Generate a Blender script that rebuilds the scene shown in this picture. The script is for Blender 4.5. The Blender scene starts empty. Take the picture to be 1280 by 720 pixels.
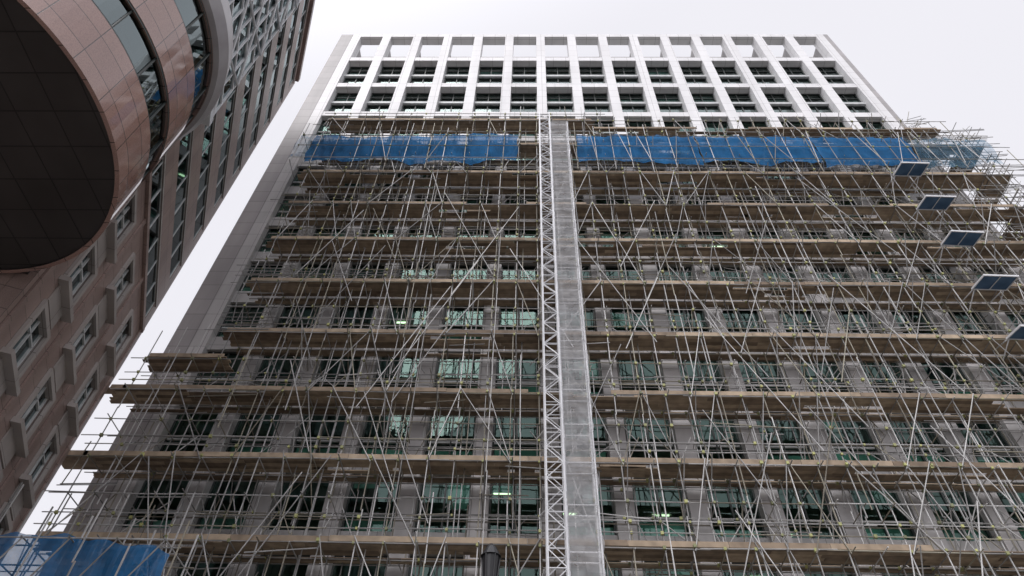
import bpy, math, random
from mathutils import Vector, Matrix
random.seed(7)
R=random.random
def U(a,b): return a+(b-a)*random.random()
CZ=1.7
scn=bpy.context.scene
scn.view_settings.view_transform='Standard'
try: scn.view_settings.look='None'
except Exception: pass
scn.view_settings.exposure=0

# ---------------------------------------------------------------- helpers
class MB:
    def __init__(s): s.v=[];s.f=[];s.uv=[]
    def quad(s,p,uv=None):
        i=len(s.v); s.v+= [tuple(q) for q in p]; s.f.append(tuple(range(i,i+len(p))))
        s.uv+= uv if uv else [(0,0)]*len(p)
    def box(s,x0,x1,y0,y1,z0,z1):
        if x0>x1:x0,x1=x1,x0
        if y0>y1:y0,y1=y1,y0
        if z0>z1:z0,z1=z1,z0
        i=len(s.v)
        s.v+=[(x0,y0,z0),(x1,y0,z0),(x1,y1,z0),(x0,y1,z0),(x0,y0,z1),(x1,y0,z1),(x1,y1,z1),(x0,y1,z1)]
        for f in ((3,2,1,0),(4,5,6,7)):
            s.f.append(tuple(i+k for k in f)); s.uv+=[(s.v[i+k][0],s.v[i+k][1]) for k in f]
        for f in ((0,1,5,4),(2,3,7,6)):
            s.f.append(tuple(i+k for k in f)); s.uv+=[(s.v[i+k][0],s.v[i+k][2]) for k in f]
        for f in ((1,2,6,5),(3,0,4,7)):
            s.f.append(tuple(i+k for k in f)); s.uv+=[(s.v[i+k][1],s.v[i+k][2]) for k in f]
    def tube(s,p0,p1,r=.026,n=6,r1=None,cap=True):
        p0=Vector(p0);p1=Vector(p1);d=(p1-p0)
        if d.length<1e-5:return
        d.normalize(); a=Vector((0,0,1)) if abs(d.z)<.9 else Vector((1,0,0))
        u=d.cross(a).normalized();w=d.cross(u)
        if r1 is None:r1=r
        i=len(s.v)
        for k in range(n):
            t=2*math.pi*k/n;o=u*math.cos(t)+w*math.sin(t)
            s.v.append(tuple(p0+o*r));s.v.append(tuple(p1+o*r1))
        for k in range(n):
            a0=i+2*k;b0=i+2*((k+1)%n)
            s.f.append((a0,b0,b0+1,a0+1));s.uv+=[(0,0)]*4
        if cap:
            s.f.append(tuple(i+2*k for k in range(n)));s.uv+=[(0,0)]*n
            s.f.append(tuple(i+2*k+1 for k in reversed(range(n))));s.uv+=[(0,0)]*n
    def obj(s,name,mat,parent=None,smooth=False,M=None,loc=(0,0,0)):
        me=bpy.data.meshes.new(name);me.from_pydata(s.v,[],s.f)
        ul=me.uv_layers.new(name="UVMap")
        flat=[c for t in s.uv for c in t]
        ul.data.foreach_set("uv",flat)
        if smooth: me.polygons.foreach_set("use_smooth",[True]*len(me.polygons))
        me.materials.append(mat);me.update()
        o=bpy.data.objects.new(name,me);scn.collection.objects.link(o)
        if parent: o.parent=parent
        else:
            if M is not None:o.matrix_world=M
            else:o.location=loc
        return o
def empty(name,loc=(0,0,0),M=None):
    o=bpy.data.objects.new(name,None);scn.collection.objects.link(o)
    if M is not None:o.matrix_world=M
    else:o.location=loc
    return o

def newmat(name):
    m=bpy.data.materials.new(name);m.use_nodes=True
    nt=m.node_tree;nt.nodes.clear()
    out=nt.nodes.new('ShaderNodeOutputMaterial')
    return m,nt,out
def N(nt,t,**k):
    n=nt.nodes.new(t)
    for a,b in k.items(): setattr(n,a,b)
    return n
def L(nt,a,b): nt.links.new(a,b)
def ramp(nt,fac,stops):
    r=N(nt,'ShaderNodeValToRGB');e=r.color_ramp.elements
    e[0].position=stops[0][0];e[0].color=(*stops[0][1],1)
    e[1].position=stops[-1][0];e[1].color=(*stops[-1][1],1)
    for p,c in stops[1:-1]:
        x=e.new(p);x.color=(*c,1)
    L(nt,fac,r.inputs[0]);return r.outputs[0]
def mix(nt,a,b,f,mode='MIX'):
    m=N(nt,'ShaderNodeMixRGB',blend_type=mode)
    for s,i in ((f,0),(a,1),(b,2)):
        if hasattr(s,'links'): L(nt,s,m.inputs[i])
        elif i==0: m.inputs[0].default_value=s
        else: m.inputs[i].default_value=(*s,1)
    return m.outputs[0]
def noise(nt,scale,detail=3,vec=None,stretch=None,coord='Object'):
    n=N(nt,'ShaderNodeTexNoise');n.inputs['Scale'].default_value=scale;n.inputs['Detail'].default_value=detail
    tc=N(nt,'ShaderNodeTexCoord');src=tc.outputs[coord]
    if stretch:
        mp=N(nt,'ShaderNodeMapping');mp.inputs['Scale'].default_value=stretch;L(nt,src,mp.inputs[0]);src=mp.outputs[0]
    L(nt,src,n.inputs['Vector']);return n.outputs['Fac']
def panelled(name,c1,c2,w,h,joint=.012,jc=(.05,.045,.045),rough=.5,dirt=.35,offset=0.0,spec=.4,speck=0):
    m,nt,out=newmat(name)
    tc=N(nt,'ShaderNodeTexCoord')
    br=N(nt,'ShaderNodeTexBrick');br.offset=offset;br.squash=1
    br.inputs['Scale'].default_value=1;br.inputs['Brick Width'].default_value=w;br.inputs['Row Height'].default_value=h
    br.inputs['Mortar Size'].default_value=joint;br.inputs['Mortar Smooth'].default_value=0
    br.inputs['Color1'].default_value=(*c1,1);br.inputs['Color2'].default_value=(*c2,1);br.inputs['Mortar'].default_value=(*jc,1)
    L(nt,tc.outputs['UV'],br.inputs['Vector'])
    n1=noise(nt,.6,4,stretch=(1,1,.18));c=ramp(nt,n1,[(.3,(1-dirt,)*3),(.65,(1,1,1))])
    col=mix(nt,br.outputs['Color'],c,1,'MULTIPLY')
    if speck:
        n2=noise(nt,30,1);c2_=ramp(nt,n2,[(.35,(1-speck,)*3),(.6,(1,1,1))]);col=mix(nt,col,c2_,1,'MULTIPLY')
    p=N(nt,'ShaderNodeBsdfPrincipled');L(nt,col,p.inputs['Base Color'])
    p.inputs['Roughness'].default_value=rough;p.inputs['Specular IOR Level'].default_value=spec
    bp=N(nt,'ShaderNodeBump');bp.inputs['Strength'].default_value=.5;bp.inputs['Distance'].default_value=.01;bp.invert=True
    L(nt,br.outputs['Fac'],bp.inputs['Height']);L(nt,bp.outputs[0],p.inputs['Normal'])
    L(nt,p.outputs[0],out.inputs[0]);return m
def simple(name,c1,c2,scale=2,rough=.6,metal=0,spec=.4,island=False):
    m,nt,out=newmat(name)
    if island:
        g=N(nt,'ShaderNodeNewGeometry');f=g.outputs['Random Per Island']
    else: f=noise(nt,scale,3)
    col=ramp(nt,f,[(0 if island else .3,c1),(1 if island else .7,c2)])
    if island:
        n=noise(nt,scale,1);cc=ramp(nt,n,[(.3,(.7,.7,.7)),(.65,(1,1,1))]);col=mix(nt,col,cc,1,'MULTIPLY')
    p=N(nt,'ShaderNodeBsdfPrincipled');L(nt,col,p.inputs['Base Color'])
    p.inputs['Roughness'].default_value=rough;p.inputs['Metallic'].default_value=metal;p.inputs['Specular IOR Level'].default_value=spec
    L(nt,p.outputs[0],out.inputs[0]);return m
def glassmat(name,tint,refl=(.8,.85,.85),ior=1.6,rough=.02):
    m,nt,out=newmat(name)
    t=N(nt,'ShaderNodeBsdfTransparent')
    n=noise(nt,.35,1);L(nt,ramp(nt,n,[(.35,tuple(x*.7 for x in tint)),(.65,tint)]),t.inputs[0])
    g=N(nt,'ShaderNodeBsdfGlossy');g.inputs[0].default_value=(*refl,1);g.inputs['Roughness'].default_value=rough
    f=N(nt,'ShaderNodeFresnel');f.inputs['IOR'].default_value=ior
    n2=noise(nt,.5,0);bp=N(nt,'ShaderNodeBump');bp.inputs['Strength'].default_value=.15;bp.inputs['Distance'].default_value=.1;L(nt,n2,bp.inputs['Height']);L(nt,bp.outputs[0],g.inputs['Normal'])
    mx=N(nt,'ShaderNodeMixShader');L(nt,f.outputs[0],mx.inputs[0]);L(nt,t.outputs[0],mx.inputs[1]);L(nt,g.outputs[0],mx.inputs[2])
    L(nt,mx.outputs[0],out.inputs[0]);return m
def netmat(name,col,alpha,var=.2,transl=.5,scale=1.2,dark=.6):
    m,nt,out=newmat(name)
    d=N(nt,'ShaderNodeBsdfDiffuse');tl=N(nt,'ShaderNodeBsdfTranslucent');tr=N(nt,'ShaderNodeBsdfTransparent')
    n=noise(nt,scale,4,stretch=(1,1,.5));c=ramp(nt,n,[(.3,tuple(x*dark for x in col)),(.7,col)])
    L(nt,c,d.inputs[0]);L(nt,c,tl.inputs[0])
    m1=N(nt,'ShaderNodeMixShader');m1.inputs[0].default_value=transl;L(nt,d.outputs[0],m1.inputs[1]);L(nt,tl.outputs[0],m1.inputs[2])
    n2=noise(nt,scale*1.7,3);mr=N(nt,'ShaderNodeMapRange');mr.inputs[1].default_value=.3;mr.inputs[2].default_value=.7
    mr.inputs[3].default_value=alpha-var;mr.inputs[4].default_value=min(1,alpha+var);L(nt,n2,mr.inputs[0])
    m2=N(nt,'ShaderNodeMixShader');L(nt,mr.outputs[0],m2.inputs[0]);L(nt,tr.outputs[0],m2.inputs[1]);L(nt,m1.outputs[0],m2.inputs[2])
    L(nt,m2.outputs[0],out.inputs[0]);return m
def emis(name,c,s):
    m,nt,out=newmat(name);e=N(nt,'ShaderNodeEmission');e.inputs[0].default_value=(*c,1);e.inputs[1].default_value=s
    L(nt,e.outputs[0],out.inputs[0])
    try: m.cycles.emission_sampling='NONE'
    except Exception: pass
    return m

M_stone=panelled('pale_stone_cladding',(.78,.77,.775),(.73,.72,.725),1.2,1.3,.012,(.32,.31,.31),.5,.16)
M_stoneL=panelled('shaded_stone_cladding',(.56,.535,.53),(.49,.47,.465),1.2,1.3,.012,(.20,.19,.185),.5,.35)  # lower stone: shade behind the scaffold put into its colour, plus dirt streaks
M_strip=panelled('grey_panel_cladding',(.38,.355,.355),(.335,.315,.315),1.7,1.3,.014,(.14,.13,.13),.45,.3)
M_span=panelled('spandrel_panel',(.52,.505,.50),(.45,.435,.43),1.6,1.1,.012,(.17,.165,.16),.5,.35)
M_frame=simple('dark_window_frame',(.03,.035,.035),(.05,.06,.055),3,.4)
M_frameL=simple('light_window_frame',(.42,.43,.43),(.55,.56,.56),3,.4)
M_glass=glassmat('green_tinted_glass',(.42,.72,.62),(.62,.90,.82),1.62)
M_glassU=glassmat('green_tinted_glass_upper',(.5,.72,.67),(.8,.95,.92),1.9)
M_ceil=simple('office_ceiling',(.40,.43,.40),(.52,.55,.51),.8,.8)
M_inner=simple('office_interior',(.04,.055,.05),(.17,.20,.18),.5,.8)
M_blind=simple('window_blind',(.42,.47,.44),(.72,.76,.74),1,.8,island=True)
M_light=emis('ceiling_light_panel',(1,.90,.62),3.0)
M_granite=panelled('pink_granite',(.40,.245,.205),(.345,.205,.175),1.1,.85,.012,(.08,.055,.05),.07,.2,spec=1.0,speck=.2)
M_granite2=panelled('brown_granite',(.37,.27,.24),(.31,.225,.20),1.2,.85,.012,(.12,.09,.08),.3,.35,spec=.5,speck=.2)
M_surr=panelled('grey_stone_surround',(.42,.38,.36),(.38,.34,.32),2.2,2.2,.01,(.15,.13,.12),.4,.25)
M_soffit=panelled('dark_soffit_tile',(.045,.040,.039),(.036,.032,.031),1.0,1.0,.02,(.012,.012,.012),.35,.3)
M_cornice=simple('grey_metal_cornice',(.30,.28,.29),(.38,.36,.37),1,.35,.0)
M_dglass=glassmat('dark_glass',(.22,.30,.31),(.80,.93,.95),2.6)
M_tube=simple('galvanised_tube',(.22,.215,.21),(.64,.63,.62),1.5,.45,.15,island=True)
M_tube2=simple('weathered_tube',(.17,.15,.12),(.44,.41,.33),1.5,.55,.1,island=True)
M_coup=simple('yellow_coupler',(.20,.21,.12),(.50,.50,.20),3,.6,island=True)
M_board=simple('scaffold_board_timber',(.19,.14,.10),(.50,.39,.28),2.5,.8,island=True)
M_blue=netmat('blue_debris_net',(.055,.25,.56),.76,.10,.4,dark=.62,scale=.8)
M_pale=netmat('pale_debris_net',(.20,.42,.62),.40,.12)
M_mesh=netmat('white_hoist_mesh',(.86,.86,.88),.36,.08,.35,dark=.85)
M_galv=simple('bright_galvanised_steel',(.66,.66,.68),(.80,.80,.82),2,.4,.1)
M_black=simple('black_paint',(.01,.01,.012),(.02,.02,.022),3,.35)
M_asph=simple('asphalt',(.05,.05,.052),(.075,.075,.075),.8,.9)
M_pave=panelled('paving_slabs',(.36,.35,.33),(.31,.30,.28),.9,.6,.01,(.15,.15,.14),.8,.3,.5)
M_kerb=simple('kerb_stone',(.25,.25,.24),(.33,.33,.32),2,.8)
M_paint=simple('road_paint',(.6,.5,.08),(.75,.62,.1),3,.7)
M_panelface=simple('blue_glazed_panel',(.04,.085,.16),(.09,.16,.26),.9,.45,0,.15)

# ---------------------------------------------------------------- main office building
X0,PIT,NB=-18.2,3.227,15
cols=[X0+PIT*i for i in range(NB+1)]
CW=.43
B=empty('office_building',(0,0,CZ))
FT=[15.3+3.92*k for k in range(-4,10)]     # spandrel tops
b=MB();bL=MB()
for i,x in enumerate(cols):
    b.box(x-CW,x+CW,27.0,27.92,47.0,72.0)
    bL.box(x-CW,x+CW,27.0,27.92,-1.7,46.997)
for z in (54.0,59.75,65.7):
    for i in range(NB):
        b.box(cols[i]+CW,cols[i+1]-CW,27.06,27.9,z-.4,z+.35)
for i in range(NB): b.box(cols[i]+CW,cols[i+1]-CW,27.003,27.9,71.35,71.997)
b.obj('stone_frame',M_stone,B);bL.obj('stone_columns',M_stoneL,B)
# roof-level fins returning behind the open screen
b=MB()
for x in cols: b.box(x-.16,x+.16,27.925,29.6,65.62,71.3)
b.box(cols[0]-.16,cols[-1]+.16,29.3,29.6,71.3,71.7)
b.obj('roof_fins',M_strip,B)
b=MB()
for z in FT:
    for i in range(NB): b.box(cols[i]+CW,cols[i+1]-CW,27.30,27.8,z-1.0,z)
b.obj('spandrels',M_span,B)
b=MB()
b.box(-19.9,cols[0]-CW,27.01,46,-1.7,71.99)
b.box(cols[-1]+CW,cols[-1]+.9,27.01,46,-1.7,71.99)
b.box(-19.4,30.6,45.6,45.95,-1.7,66)
b.box(cols[0]-.4,cols[-1]+.4,28.6,45.5,65.2,65.6)
b.obj('end_walls',M_strip,B)
g=MB();gu=MB();fr=MB();frl=MB();bl=MB();ce=MB();inn=MB();li=MB()
levels=[(FT[k],FT[k+1]-1.0) for k in range(len(FT)-1)]+[(FT[-1],53.6)]
for (z0,z1) in levels:
    for i in range(NB):
        xa,xb=cols[i]+CW,cols[i+1]-CW
        tl=U(-.012,.012)
        g.quad([(xa,27.6-tl,z0),(xb,27.6+tl,z0),(xb,27.6,z1),(xa,27.6,z1)])
        xm=(xa+xb)/2
        fr.box(xa,xa+.08,27.52,27.66,z0,z1);fr.box(xb-.08,xb,27.52,27.66,z0,z1)
        fr.box(xa+.08,xb-.08,27.52,27.66,z0,z0+.09);fr.box(xa+.08,xb-.08,27.52,27.66,z1-.09,z1)
        fr.box(xm-.04,xm+.04,27.53,27.65,z0+.09,z1-.09)
        zt=z0+.95
        frl.box(xa+.08,xm-.04,27.5,27.64,zt-.05,zt+.05);frl.box(xm+.04,xb-.08,27.5,27.64,zt-.05,zt+.05)
        r=R()
        if r<.75:
            hh=U(.5,.95); bl.quad([(xa+.1,27.74,z0),(xb-.1,27.74,z0),(xb-.1,27.74,z0+hh),(xa+.1,27.74,z0+hh)])
        if R()<.25:
            hh=U(.3,1.6);xx=random.choice([(xa,xm),(xm,xb)]); bl.quad([(xx[0]+.1,27.78,z1-hh),(xx[1]-.1,27.78,z1-hh),(xx[1]-.1,27.78,z1),(xx[0]+.1,27.78,z1)])
        p=.7 if 33<z0<42 else .05
        for yy in (28.9,30.6,32.3):
            for xx in (xa+.5,xb-.5):
                if R()<p*.5: li.box(xx-.4,xx+.4,yy-.05,yy+.05,z1+.0,z1+.05)
    ce.box(cols[0]-.4,cols[-1]+.4,27.82,35.0,z1+.06,z1+.9)
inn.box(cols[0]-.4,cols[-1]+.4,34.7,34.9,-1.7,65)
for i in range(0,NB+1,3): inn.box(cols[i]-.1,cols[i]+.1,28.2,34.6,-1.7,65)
for (z0,z1) in ((54.35,59.35),(60.1,65.3)):
    for i in range(NB):
        xa,xb=cols[i]+CW,cols[i+1]-CW;xm=(xa+xb)/2
        gu.quad([(xa,27.8,z0),(xb,27.8,z0),(xb,27.8,z1),(xa,27.8,z1)])
        zm=z0+2.75
        frl.box(xa,xb,27.5,27.85,zm-.2,zm+.14)
        for (a,c) in ((z0,zm-.2),(zm+.14,z1)):
            fr.box(xa,xa+.1,27.7,27.86,a,c);fr.box(xb-.1,xb,27.7,27.86,a,c)
            fr.box(xa+.1,xb-.1,27.7,27.86,c-.12,c);fr.box(xa+.1,xb-.1,27.7,27.86,a,a+.1)
            fr.box(xm-.04,xm+.04,27.71,27.85,a+.1,c-.12)
        fr.box(xa+.1,xb-.1,27.72,27.84,z1-1.0,z1-.92)
        if R()<.7:
            q=U(.8,2.0);bl.quad([(xa+.1,27.95,zm),(xb-.1,27.95,zm),(xb-.1,27.95,zm+q),(xa+.1,27.95,zm+q)])
        if R()<.6:
            q=U(.8,2.0);bl.quad([(xa+.1,27.95,z0),(xb-.1,27.95,z0),(xb-.1,27.95,z0+q),(xa+.1,27.95,z0+q)])
    ce.box(cols[0]-.4,cols[-1]+.4,27.97,35.0,z1+.06,z1+.5)
    ce.box(cols[0]-.4,cols[-1]+.4,27.97,35.0,z0+2.7,z0+3.0)
g.obj('window_glass',M_glass,B);gu.obj('upper_window_glass',M_glassU,B);fr.obj('window_frames',M_frame,B);frl.obj('window_transoms',M_frameL,B)
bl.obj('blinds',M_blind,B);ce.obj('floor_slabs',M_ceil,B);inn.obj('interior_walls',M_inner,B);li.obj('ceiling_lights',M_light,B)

# ---------------------------------------------------------------- scaffolding
S=empty('scaffolding',(0,0,CZ))
XR=33.2
DH=[13.55-3.92*3,13.55-3.92*2,13.55-3.92,13.55,17.4,21.2,25.15,29.25,33.2,37.1,41.0,44.9,48.7]
def xl(h): return -19.2 if h<24.0 else -15.5
Yf,Yb,Yi=25.0,26.2,26.75
st=MB();st2=MB();cp=MB();bd=MB()
def T(p0,p1,r=.0255):
    (st if R()<.78 else st2).tube(p0,p1,r*U(.92,1.08),5)
def C(x,y,z):
    if R()<.45: return
    s=U(.04,.065); cp.box(x-s,x+s,y-s,y+s,z-s*1.1,z+s*1.1)
xs=[];x=-19.1
while x<XR: xs.append(x);x+=U(1.1,1.4)
HT=49.2
def stand(x,y,top,z=-1.7):
    xx=x+U(-.04,.04)
    while True:
        z2=min(z+U(4.8,6.4),top+U(.3,1.9));o=U(-.05,.05)
        T((xx+o,y,z),(xx+o+U(-.03,.03),y,z2+.05),.029);z=z2
        if z>=top:break
for x in xs:
    top=HT if x<5.5 else 48.0
    if x>31: top=46
    if x<-15.6: top=24.3
    stand(x,Yf,top);stand(x+.08,Yb,top)
    if R()<.7:
        z=U(0,25);stand(x+U(.14,.5),Yf-.06,min(z+U(10,24),top-2),z)
    if x>-15.6 and R()<.8: stand(x+.65,Yi-.05,top-1,0)
    if x>-15.6 and R()<.4: stand(x+.4,25.6,top-1,0)
heights=[]
for k,h in enumerate(DH):
    heights.append((h-.06,0))
    heights.append((h+1.96,1));heights.append((h+.55,2));heights.append((h+1.05,2))
for h,kind in heights:
    if h>49.9: continue
    for y in ((Yf-.06,Yb+.06) if kind<2 else (Yf-.06,)):
        x=xl(h)-U(.2,.7); end=XR if h<46.5 else 31.0
        if h>48.9: end=5.4
        while x<end:
            x2=min(x+U(4.5,6.4),end+U(0,.8))
            T((x-.2,y+U(-.03,.03),h+U(-.03,.03)),(x2+.2,y+U(-.03,.03),h+U(-.05,.05)));x=x2
    if kind<2:
        T((xl(h),Yi,h),(30,Yi,h))
        for xx in xs:
            if xx<xl(h)-.1 or xx>end: continue
            a=U(.1,.6);c=U(.0,.45)
            T((xx+.07,Yf-a,h-.06),(xx+.07,Yb+c,h-.06))
            C(xx,Yf-.05,h);C(xx,Yb+.05,h)
    else:
        for xx in xs:
            if xl(h)-.1<xx<end: C(xx,Yf-.05,h)
for k in range(len(DH)-1):
    h0,h1=DH[k],DH[k+1]
    n=len(xs)
    for i in range(n-2):
        if xs[i]<xl(h1)-.1 or xs[i+2]>XR: continue
        if R()<.34:
            j=i+random.choice([1,1,2])
            a,c=(xs[i],xs[j]) if R()<.5 else (xs[j],xs[i])
            dy=-.12
            T((a,Yf+dy,h0-.2),(c,Yf+dy,h1+.2));C(a,Yf+dy,h0);C(c,Yf+dy,h1)
        if R()<.34:
            j=i+random.choice([1,2]);a,c=(xs[i],xs[j]) if R()<.5 else (xs[j],xs[i])
            T((a,Yb+.12,h0),(c,Yb+.12,h0+U(2.0,3.8)))
        if R()<.7:
            if R()<.5:T((xs[i]-.07,Yf,h0+.1),(xs[i]-.07,Yb,h0+1.95))
            else:T((xs[i]-.07,Yb,h0+.1),(xs[i]-.07,Yf,h0+1.95))
        if R()<.22:
            T((xs[i]+.1,Yf-U(.6,1.1),h1-.1),(xs[i]+.1,Yb,h1-U(1.6,2.6)))
        if R()<.14:
            z_=h0+U(.3,3.6);T((xs[i]-U(.5,2),Yf-.1,z_),(xs[i]+U(.6,2),Yf-.1,z_+U(-.3,.3)))
        if R()<.45:
            z_=h0+U(.3,3.6);T((xs[i]-U(.5,2),Yb+.1,z_),(xs[i]+U(.6,2),Yb+.1,z_+U(-.1,.1)));C(xs[i],Yb,z_)
for _ in range(50):
    a=U(-14,28);h0=U(0,34);s=random.choice([-1,1]);l=U(5,9)
    T((a,Yf-.18,h0),(a+s*l*.42,Yf-.18,h0+l))
for _ in range(260):
    xx=U(-14,31);h=U(8,46);T((xx,U(26.3,26.9),h),(xx+U(-1.2,1.2),U(26.3,26.9),h+U(.4,2.2)))
# outrigger rail outside the nets
for (a,c) in ((-16.6,-.6),(3.4,32.6)):
    for z_ in (42.0,43.7,45.2): T((a,Yf-.62,z_),(c,Yf-.62,z_+U(-.1,.1)),.027)
    x=a
    while x<c:
        T((x,Yf-.58,41.0-U(0,.8)),(x+U(-.1,.1),Yf-.58,46.6+U(-.4,.9)),.027)
        T((x+.05,Yf-.9,41.2),(x+.05,Yf+.6,41.2));T((x+.05,Yf-.9,45.1),(x+.05,Yf+.6,45.1))
        if R()<.4: T((x,Yf-.66,41.5),(x+U(-1.6,1.6),Yf-.66,45.8))
        C(x,Yf-.62,43.7);C(x,Yf-.62,45.2)
        x+=U(1.1,1.7)
# right-hand return scaffold
for y in (Yf,26.4,28.2,30,32,34,36):
    for x in (31.6,32.9,34.4):
        if x>34 and y>28.5: continue
        top=(46 if x<34 else 42)+U(0,2.0)
        stand(x,y,top)
for h,kind in heights:
    if h<47:
        for x in (31.6,32.9): T((x,Yf-U(.3,1),h),(x,36.5,h))
        if h<43:
            T((33,Yf-.06,h),(34.6+U(.1,.9),Yf-.06,h));T((33,26.4,h),(34.6+U(.1,.6),26.4,h))
        if kind==0:
            for y in (Yf,26.4,28.2,30,32,34): T((31.0,y,h-.05),(33+U(.2,1.8),y,h-.05))
        if R()<.7: T((31.6,Yf-.1,h),(32.9+U(0,.5),Yf-.1,h+1.9))
for _ in range(60):
    h=U(5,52);xx=30.9+U(-1.5,0)
    if h<48: T((xx,Yf-.1,h),(33.2+U(.2,1.6),Yf-.1,h+U(-.3,.6)))
for _ in range(30):
    h=U(44,52);T((30.6+U(-.5,.5),26.5,h),(31.6+U(-.3,.9),26.2,h+U(-1.5,1.5)))
for _ in range(28):
    h=U(8,48);T((xl(h)-U(.3,1.5),Yf-.1,h),(xl(h)+2,Yf-.1,h+U(-.1,.1)))
    if R()<.4:T((xl(h)-U(.1,.5),Yf,h),(xl(h)-U(.1,.5),Yf,h+U(1,3)))
def deck(xa,xb,h,y0=Yf-.02,y1=Yb+.02,toe=True):
    n=int((y1-y0)/.235)
    for j in range(n):
        x=xa+U(-.5,0)
        while x<xb:
            x2=min(x+U(3.2,3.9),xb+U(0,.4))
            if R()<.95:
                dz=U(0,.03);bd.box(x,x2-.01,y0+j*.235,y0+j*.235+.222,h+dz,h+dz+.04)
            x=x2
    if toe:
        x=xa
        while x<xb:
            x2=min(x+3.9,xb);dz=U(-.02,.02)
            if R()<.95: bd.box(x,x2-.02,y0-.06,y0-.022,h-.03+dz,h+.21+dz)
            x=x2
for k,h in enumerate(DH):
    if h>48: deck(-15.6,4.9,h)
    else:
        deck(xl(h)-.2,31.3,h,Yf-.02,Yb+.02)
        if k>=3: deck(xl(h),30,h-.02,26.3,26.95,False)
        for q in range(5): bd.box(31.4,33.1,Yf+q*2,Yf+q*2+1.9,h,h+.05)
deck(5.0,30.8,47.4)
deck(-19.0,-15.2,23.3)
deck(-20.3,-19.2,17.4);deck(-20.0,-19.2,21.2)
for h in DH[3:11]:
    for _ in range(14):
        xx=U(-14,30);bd.box(xx,xx+U(.5,2.4),Yf+U(.1,.6),Yf+.9,h+.05,h+U(.1,.35))
# wing scaffold at lower left carrying a net
wx=[-17.2,-15.6,-14.1,-12.6,-11.1]
for x in wx:
    for y in (20.1,21.4): stand(x,y,11.6-(x+17.2)*.16)
    stand(x+.5,19.6,11.0-(x+17.2)*.16)
for h in (1,3,5,7,8.9,10.6):
    for y in (19.6,20.1,21.4): T((-17.5,y,h),(-10.8,y,h))
    for x in wx: T((x,19.5,h),(x,25.2,h))
for i in range(4): T((wx[i],19.6,7+i*.3),(wx[i+1],19.6,10.6))
st.obj('galvanised_tubes',M_tube,S);st2.obj('weathered_tubes',M_tube2,S);cp.obj('couplers',M_coup,S);bd.obj('timber_decks',M_board,S)
# ---------------------------------------------------------------- nets
def net(xa,xb,za,zb,y,mat,amp=.12,seed=0,sag=.25,za2=None,zb2=None):
    rnd=random.Random(seed);b=MB();nx=int((xb-xa)/.16);nz=16
    ph=[rnd.uniform(0,6) for _ in range(6)]
    topn=[rnd.uniform(-.3,.12) for _ in range(int((xb-xa)/1.5)+3)]
    botn=[rnd.uniform(-.5,.35) for _ in range(int((xb-xa)/1.5)+3)]
    def lerp(a,t): i=int(t);f=t-i;return a[i]*(1-f)+a[i+1]*f
    P=[]
    for i in range(nx+1):
        x=xa+(xb-xa)*i/nx;t=(x-xa)/1.5;fr_=t-int(t);s=i/nx
        A=za+((za2-za)*s if za2 is not None else 0);Z=zb+((zb2-zb)*s if zb2 is not None else 0)
        top=Z+lerp(topn,t)-sag*4*fr_*(1-fr_)*.6;bot=A+lerp(botn,t)+sag*4*fr_*(1-fr_)*.5
        row=[]
        for j in range(nz+1):
            v=j/nz;z=bot+(top-bot)*v
            d=amp*(math.sin(x*2.1+ph[0]+z*.9)+.6*math.sin(x*5.3+ph[1]-z*1.7)+.5*math.sin(z*4+x*1.3+ph[2])+.5*math.sin(x*9+z*2.5+ph[4]))*.6
            row.append((x+.05*math.sin(z*3+ph[3]),y-.12+d-.15*math.sin(v*math.pi),z))
        P.append(row)
    for i in range(nx):
        for j in range(nz): b.quad([P[i][j],P[i+1][j],P[i+1][j+1],P[i][j+1]])
    return b.obj('debris_netting',mat,None,True,loc=(0,0,CZ))
net(-15.9,-7.2,42.1,45.9,Yf-.12,M_blue,seed=1,amp=.07)
net(-7.1,-.8,42.0,46.2,Yf-.14,M_blue,seed=11,amp=.07)
net(3.5,12.2,42.0,46.1,Yf-.12,M_blue,seed=2,amp=.07)
net(12.3,20.5,42.0,45.9,Yf-.14,M_blue,seed=22,amp=.07)
net(20.6,27.4,41.8,46.0,Yf-.12,M_blue,seed=23,amp=.07)
net(-17.0,-15.9,42.6,46.2,Yf-.15,M_pale,seed=3)
net(27.4,33.0,41.8,45.6,Yf-.15,M_pale,seed=4)
net(-17.6,-10.9,7.6,11.2,20.0,M_blue,seed=5,za2=7.2,zb2=10.5,amp=.10)

# ---------------------------------------------------------------- hoist tower
H=empty('hoist_tower',(0,0,CZ))
b=MB();x0,x1,y0,y1=.82,1.55,23.75,24.45
ht=47.6
for x in (x0,x1):
    for y in (y0,y1): b.tube((x,y,-1.7),(x,y,ht),.05,6)
z=-1.5;k=0
while z<ht:
    for y in (y0,y1): b.tube((x0,y,z),(x1,y,z),.03,5)
    for x in (x0,x1): b.tube((x,y0,z),(x,y1,z),.03,5)
    a,c=(x0,x1) if k%2 else (x1,x0)
    if z+.75<ht:
        b.tube((a,y0,z),(c,y0,z+.75),.025,5);b.tube((c,y1,z),(a,y1,z+.75),.025,5)
        b.tube((x0,y0,z),(x0,y1,z+.75),.025,5);b.tube((x1,y1,z),(x1,y0,z+.75),.025,5)
    z+=.75;k+=1
mx0,mx1,my0,my1=1.62,2.85,23.95,24.75
for x in (mx0,mx1):
    for y in (my0,my1): b.tube((x,y,-1.7),(x,y,46.5),.035,6)
z=-1
while z<46.6:
    for y in (my0,my1): b.tube((mx0,y,z),(mx1,y,z),.026,5)
    for x in (mx0,mx1): b.tube((x,my0,z),(x,my1,z),.026,5)
    z+=1.96
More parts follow.
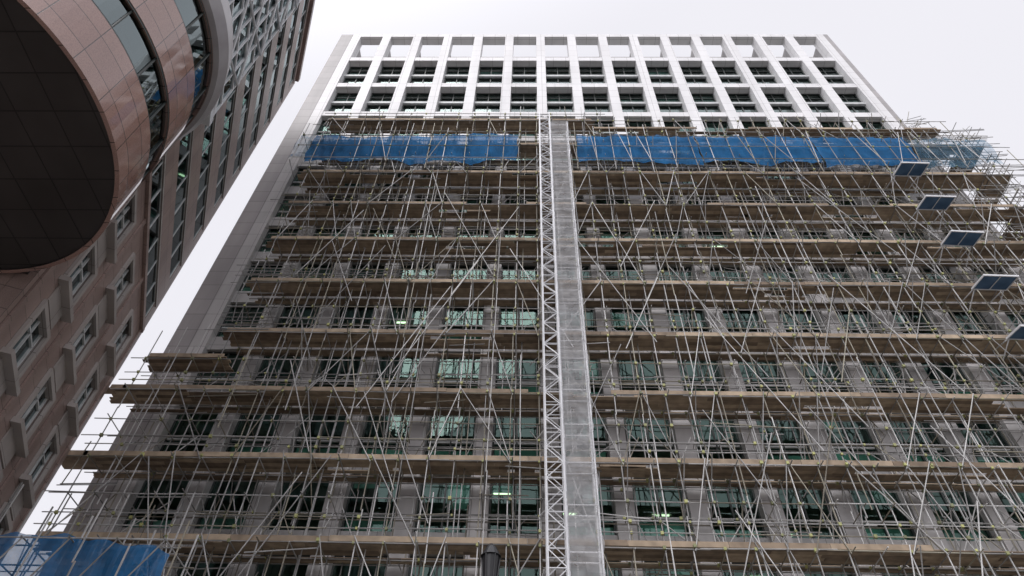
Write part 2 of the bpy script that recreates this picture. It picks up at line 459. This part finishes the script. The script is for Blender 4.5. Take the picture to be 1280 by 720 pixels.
for z in [3+3.92*i for i in range(12)]:
    b.tube((x0,y1,z),(x0-.3,25.1,z),.03,5);b.tube((x1,y1,z),(x1+.2,25.1,z),.03,5);b.tube((mx1,my1,z+.4),(mx1+.1,25.2,z+.4),.03,5)
b.obj('mast_lattice',M_galv,H)
b=MB()
nz=240
def wob(a,z): return .035*math.sin(z*1.9+a*3)+.03*math.sin(z*4.7+a)+.02*math.sin(z*3.2*a)
ring=[(mx0-.06,my1-.1),(mx0-.05,my0-.05),((mx0+mx1)/2,my0-.08),(mx1+.04,my0-.05),(mx1+.05,my1)]
P=[[(x+wob(x,z_),y+wob(x+y,z_+2),z_) for (x,y) in ring] for z_ in [-1.5+48*i/nz for i in range(nz+1)]]
for i in range(nz):
    for j in range(len(ring)-1): b.quad([P[i][j],P[i][j+1],P[i+1][j+1],P[i+1][j]])
b.obj('mesh_sheeting',M_mesh,H,True)

# ---------------------------------------------------------------- framed panels on right side
for k,hh in enumerate((40.2,36.2,32.5,28.55,24.7)):
    P_=empty('glazed_canopy_panel',(25.55-.12*k,24.1,hh+CZ));P_.rotation_euler=(math.radians(9+U(-2,3)),math.radians(U(-2,2)),math.radians(2))
    f=MB()
    f.box(-.95,.95,-.60,-.54,-.05,.05);f.box(-.95,.95,.54,.60,-.05,.05);f.box(-.95,-.89,-.54,.54,-.05,.05);f.box(.89,.95,-.54,.54,-.05,.05)
    f.box(-.02,.02,-.54,.54,-.045,.045)
    f.tube((-.8,.6,-.02),(-.8,1.6,-.7),.03);f.tube((.8,.6,-.02),(.8,1.6,-.7),.03);f.tube((-.8,.6,.02),(-.8,1.9,.1),.03);f.tube((.8,.6,.02),(.8,1.9,.1),.03)
    f.obj('frame',M_galv,P_)
    f=MB();f.box(-.89,-.02,-.54,.54,-.015,.015);f.box(.02,.89,-.54,.54,-.015,.015);f.obj('glazing',M_panelface,P_)

# ---------------------------------------------------------------- left granite building
sx=Vector((.371,-.928,0)).normalized()
sy=Vector((-.928,-.371,0)).normalized()
Mx=Matrix(((sx.x,sy.x,0,-19.55),(sx.y,sy.y,0,24.1),(0,0,1,CZ),(0,0,0,1)))
G=empty('granite_office_building',M=Mx)
wl=MB();gl=MB();fr=MB();sur=MB();dk=MB()
Ls=20.0;TOP=54.3;H0=15.6;Lo=11.4
rows_r=[25.3+3.42*k for k in range(0,9)]
rows_p=[21.9-3.37*k for k in range(0,7)]
prev=rows_r[0]-.85
lowtop=prev
for k,c in enumerate(rows_r):
    z0,z1=c-.85,c+.75
    nxt=(rows_r[k+1]-.85) if k+1<len(rows_r) else TOP
    wl.box(0,Ls,0,.5,z1,nxt)
    wl.box(0,.35,0,.5,z0,z1)
    x=.35
    while x<Ls:
        x2=min(x+1.5,Ls);tl=U(-.012,.012)
        gl.quad([(x,.06+tl,z0),(x2,.06-tl,z0),(x2,.06-tl,z1),(x,.06+tl,z1)])
        fr.box(x,x+.05,.02,.1,z0,z1);x+=1.5
    dk.box(.35,Ls,.9,1.0,z0,z1)
    fr.box(.35,Ls,.03,.08,z0,z0+.05);fr.box(.35,Ls,.03,.08,z1-.05,z1)
    sur.box(0,Ls,-.05,.0,z1-.02,z1+.1)
pcol=[1.9+3.6*k for k in range(0,6)]
ww=.75
zt=lowtop
for c in rows_p:
    z0,z1=c-.95,c+.95
    Lx=Ls if z0>H0 else Lo
    wl.box(0,Lx,0,.5,z1,zt)
    x=0
    for p in pcol:
        if p+ww>Lx: break
        wl.box(x,p-ww,0,.5,z0,z1);x=p+ww
        gl.quad([(p-ww,.14,z0),(p+ww,.14,z0),(p+ww,.14,z1),(p-ww,.14,z1)])
        dk.box(p-ww,p+ww,.9,1.0,z0,z1)
        sur.box(p-ww-.2,p-ww,-.12,.14,z0-.18,z1+.2);sur.box(p+ww,p+ww+.2,-.12,.14,z0-.18,z1+.2)
        sur.box(p-ww,p+ww,-.12,.14,z1,z1+.2);sur.box(p-ww-.32,p+ww+.32,-.34,-.0,z0-.38,z0-.18);sur.box(p-ww,p+ww,-.12,.14,z0-.18,z0)
        sur.box(p-ww,p+ww,-.06,-.002,z0-1.1,z0-.38)
        fr.box(p-.03,p+.03,.06,.18,z0,z1);fr.box(p-ww,p+ww,.06,.18,c+.35,c+.42)
        fr.box(p-ww,p-ww+.06,.06,.18,z0,z1);fr.box(p+ww-.06,p+ww,.06,.18,z0,z1)
    wl.box(x,Lx,0,.5,z0,z1)
    zt=z0
wl.box(0,Lo,0,.5,-1.7,zt)
for p in [0.0]+[pcol[i]+1.8 for i in range(3)]:
    wl.box(p-.0,p+.25,-.08,-.002,-1.7,lowtop-.3)
wl.box(-.0,Ls,-.15,-.003,lowtop-.3,lowtop-.05)
wl.box(-.4,-.01,0,18,-1.7,TOP);wl.box(Ls-.3,Ls,.51,18,H0+.3,TOP);wl.box(0,Ls,.4,18,TOP,TOP+.3)
wl.box(Lo-.3,Lo,.51,18,-1.7,H0+1)
wl.box(-.2,Ls,-.25,.4,TOP+.003,TOP+.6)
wl.box(0,Ls,17.6,18,-1.7,TOP)
wl.obj('granite_walls',M_granite2,G);gl.obj('ribbon_glass',M_dglass,G);fr.obj('window_mullions',M_frameL,G)
sur.obj('window_surrounds',M_surr,G);dk.obj('dark_interior',M_inner,G)
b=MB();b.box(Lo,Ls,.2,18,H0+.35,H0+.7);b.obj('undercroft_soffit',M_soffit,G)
gb=MB();gf=MB()
gb.quad([(9.6,-.5,30),(17,-.5,30),(17,-.5,TOP),(9.6,-.5,TOP)]);gb.quad([(9.6,-.5,30),(9.6,0,30),(9.6,0,TOP),(9.6,-.5,TOP)])
x=9.6
while x<17: gf.box(x-.04,x+.04,-.6,-.45,30,TOP);x+=1.1
z=30
while z<TOP: gf.box(9.6,17,-.58,-.46,z-.06,z+.06);z+=1.7
for z in range(30,52,4): gf.tube((9.6,-.62,z),(14.5,-.62,z+4),.08);gf.tube((14.5,-.62,z),(9.6,-.62,z+4),.08)
gf.box(9.5,17,-.7,-.02,29.6,30)
gb.obj('glazed_bay_glass',M_dglass,G);gf.obj('glazed_bay_frame',M_galv,G)

# drum
DR=empty('curved_drum');DR.parent=G
DR.matrix_parent_inverse=Mx.inverted();DR.location=(-15.95,7.8,CZ)
r0=5.3;ns=120
def ring_band(b,ra,za,rb,zb):
    for k in range(ns):
        t0=2*math.pi*k/ns;t1=2*math.pi*(k+1)/ns
        p=[(ra*math.cos(t0),ra*math.sin(t0),za),(ra*math.cos(t1),ra*math.sin(t1),za),(rb*math.cos(t1),rb*math.sin(t1),zb),(rb*math.cos(t0),rb*math.sin(t0),zb)]
        u0,u1=t0*r0,t1*r0
        if za==zb: uv=[(q[0],q[1]) for q in p]
        else: uv=[(u0,za),(u1,za),(u1,zb),(u0,zb)]
        b.quad(p,uv)
gr=MB();dg=MB();so=MB();co=MB();dm=MB();dd=MB()
zs=[1.0,1.126,1.216,1.347,1.455,1.56]
z=[H0*q for q in zs]
ring_band(gr,r0,z[0],r0,z[1]);ring_band(gr,r0,z[2],r0,z[3])
for a in (1,2,3,4): ring_band(gr,r0-.25,z[a],r0,z[a])
for (a,c) in ((1,2),(3,4)):
    ring_band(dg,r0-.12,z[a],r0-.12,z[c]);ring_band(dd,r0-.9,z[a]-.5,r0-.9,z[c]+.5)
    ring_band(dd,0.1,z[c]+.3,r0-.3,z[c]+.3)
    for k in range(0,24):
        t=2*math.pi*k/24;dm.tube(((r0-.1)*math.cos(t),(r0-.1)*math.sin(t),z[a]),((r0-.1)*math.cos(t),(r0-.1)*math.sin(t),z[c]),.035,6)
    ring_band(dm,r0-.02,z[a]-.0,r0-.02,z[a]+.08);ring_band(dm,r0-.02,z[c]-.08,r0-.02,z[c])
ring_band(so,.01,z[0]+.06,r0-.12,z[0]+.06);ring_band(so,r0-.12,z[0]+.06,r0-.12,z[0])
ring_band(gr,r0-.12,z[0]-.0,r0,z[0]-.0)
ring_band(co,r0-.25,z[4],r0+.15,z[4]+.15);ring_band(co,r0+.15,z[4]+.15,r0+.3,z[4]+.7);ring_band(co,r0+.3,z[4]+.7,r0+.15,z[5]);ring_band(co,.01,z[5],r0+.15,z[5])
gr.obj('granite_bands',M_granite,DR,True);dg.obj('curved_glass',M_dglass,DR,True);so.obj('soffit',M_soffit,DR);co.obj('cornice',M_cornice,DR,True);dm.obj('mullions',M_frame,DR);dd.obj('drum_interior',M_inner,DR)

# ---------------------------------------------------------------- street lamp
SL=empty('street_lamp',(-.62,11.8,0))
b=MB();b.tube((0,0,0),(0,0,1.2),.11,16,.09);b.tube((0,0,1.2),(0,0,7.2),.07,16,.05);b.tube((0,0,1.15),(0,0,1.25),.13,16);b.tube((0,0,7.15),(0,0,7.3),.06,16,.12)
b.tube((0,0,7.3),(0,0,7.42),.12,16,.15);b.tube((0,0,7.85),(0,0,8.02),.19,16,.10);b.tube((0,0,8.02),(0,0,8.1),.10,16,.03);b.tube((0,0,7.42),(0,0,7.85),.05,10,.05)
for k in range(6):
    t=k*math.pi/3;b.tube((.13*math.cos(t),.13*math.sin(t),7.42),(.17*math.cos(t),.17*math.sin(t),7.87),.015,5)
b.obj('post_and_lantern',M_black,SL)
b=MB();b.tube((0,0,7.43),(0,0,7.85),.12,12,.155,cap=False);b.obj('lantern_glass',M_black,SL)

# ---------------------------------------------------------------- ground
b=MB();b.quad([(-600,-600,0),(600,-600,0),(600,600,0),(-600,600,0)],[(-600,-600),(600,-600),(600,600),(-600,600)]);b.obj('ground',M_asph)
b=MB();b.quad([(-60,3,.004),(60,3,.004),(60,12,.004),(-60,12,.004)]);b.obj('road',M_asph)
b=MB();b.box(-60,60,12.15,26.9,0,.12);b.obj('pavement',M_pave)
b=MB();b.box(-60,60,-12,2.85,0,.12);b.obj('pavement',M_pave)
b=MB();b.box(-60,60,12.0,12.147,0,.13);b.box(-60,60,2.853,3,0,.13);b.obj('kerb',M_kerb)
b=MB()
for y in (3.25,3.45,11.45,11.65): b.quad([(-60,y,.008),(60,y,.008),(60,y+.09,.008),(-60,y+.09,.008)])
b.obj('road_markings',M_paint)

# ---------------------------------------------------------------- world, sun, camera
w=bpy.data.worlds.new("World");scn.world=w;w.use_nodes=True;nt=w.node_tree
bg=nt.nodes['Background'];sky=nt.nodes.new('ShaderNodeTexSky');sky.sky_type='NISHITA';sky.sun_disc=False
sky.sun_elevation=math.radians(50);sky.sun_rotation=math.radians(205);sky.dust_density=5
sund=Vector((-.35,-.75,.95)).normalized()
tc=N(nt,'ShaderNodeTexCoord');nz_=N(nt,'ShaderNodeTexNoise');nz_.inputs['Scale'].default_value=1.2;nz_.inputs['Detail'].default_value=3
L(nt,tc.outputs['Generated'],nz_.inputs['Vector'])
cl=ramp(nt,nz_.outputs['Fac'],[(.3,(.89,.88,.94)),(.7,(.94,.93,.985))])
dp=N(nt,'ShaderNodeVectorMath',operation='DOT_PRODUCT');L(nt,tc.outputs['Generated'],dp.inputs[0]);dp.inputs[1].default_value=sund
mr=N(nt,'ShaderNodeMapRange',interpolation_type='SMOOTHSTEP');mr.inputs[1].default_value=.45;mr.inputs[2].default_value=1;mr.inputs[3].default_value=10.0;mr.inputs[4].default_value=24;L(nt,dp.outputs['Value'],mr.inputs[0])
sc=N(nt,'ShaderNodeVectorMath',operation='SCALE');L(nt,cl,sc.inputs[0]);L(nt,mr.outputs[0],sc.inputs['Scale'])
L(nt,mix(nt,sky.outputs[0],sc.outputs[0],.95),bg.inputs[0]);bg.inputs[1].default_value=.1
sd=bpy.data.lights.new('sun','SUN');sd.energy=1.2;sd.angle=math.radians(35);sd.color=(1,.98,.955)
so_=bpy.data.objects.new('sun',sd);scn.collection.objects.link(so_)
so_.rotation_euler=sund.to_track_quat('Z','Y').to_euler()

cam=bpy.data.cameras.new('camera');cam.sensor_width=36;cam.lens=24;cam.clip_end=3000;cam.clip_start=.05
co_=bpy.data.objects.new('camera',cam);scn.collection.objects.link(co_)
Uc=Vector((25,740,853)).normalized()
Xc=Vector((1,-.008,-.0224));Xc=(Xc-Uc*Xc.dot(Uc)).normalized()
def conv(v): return Vector((v.x,v.y,-v.z))
Zr=conv(Uc);Xr=conv(Xc);Yr=Zr.cross(Xr)
Rm=Matrix((Xr,Yr,Zr)).to_4x4()
co_.matrix_world=Matrix.Translation((0,0,CZ))@Rm
scn.camera=co_
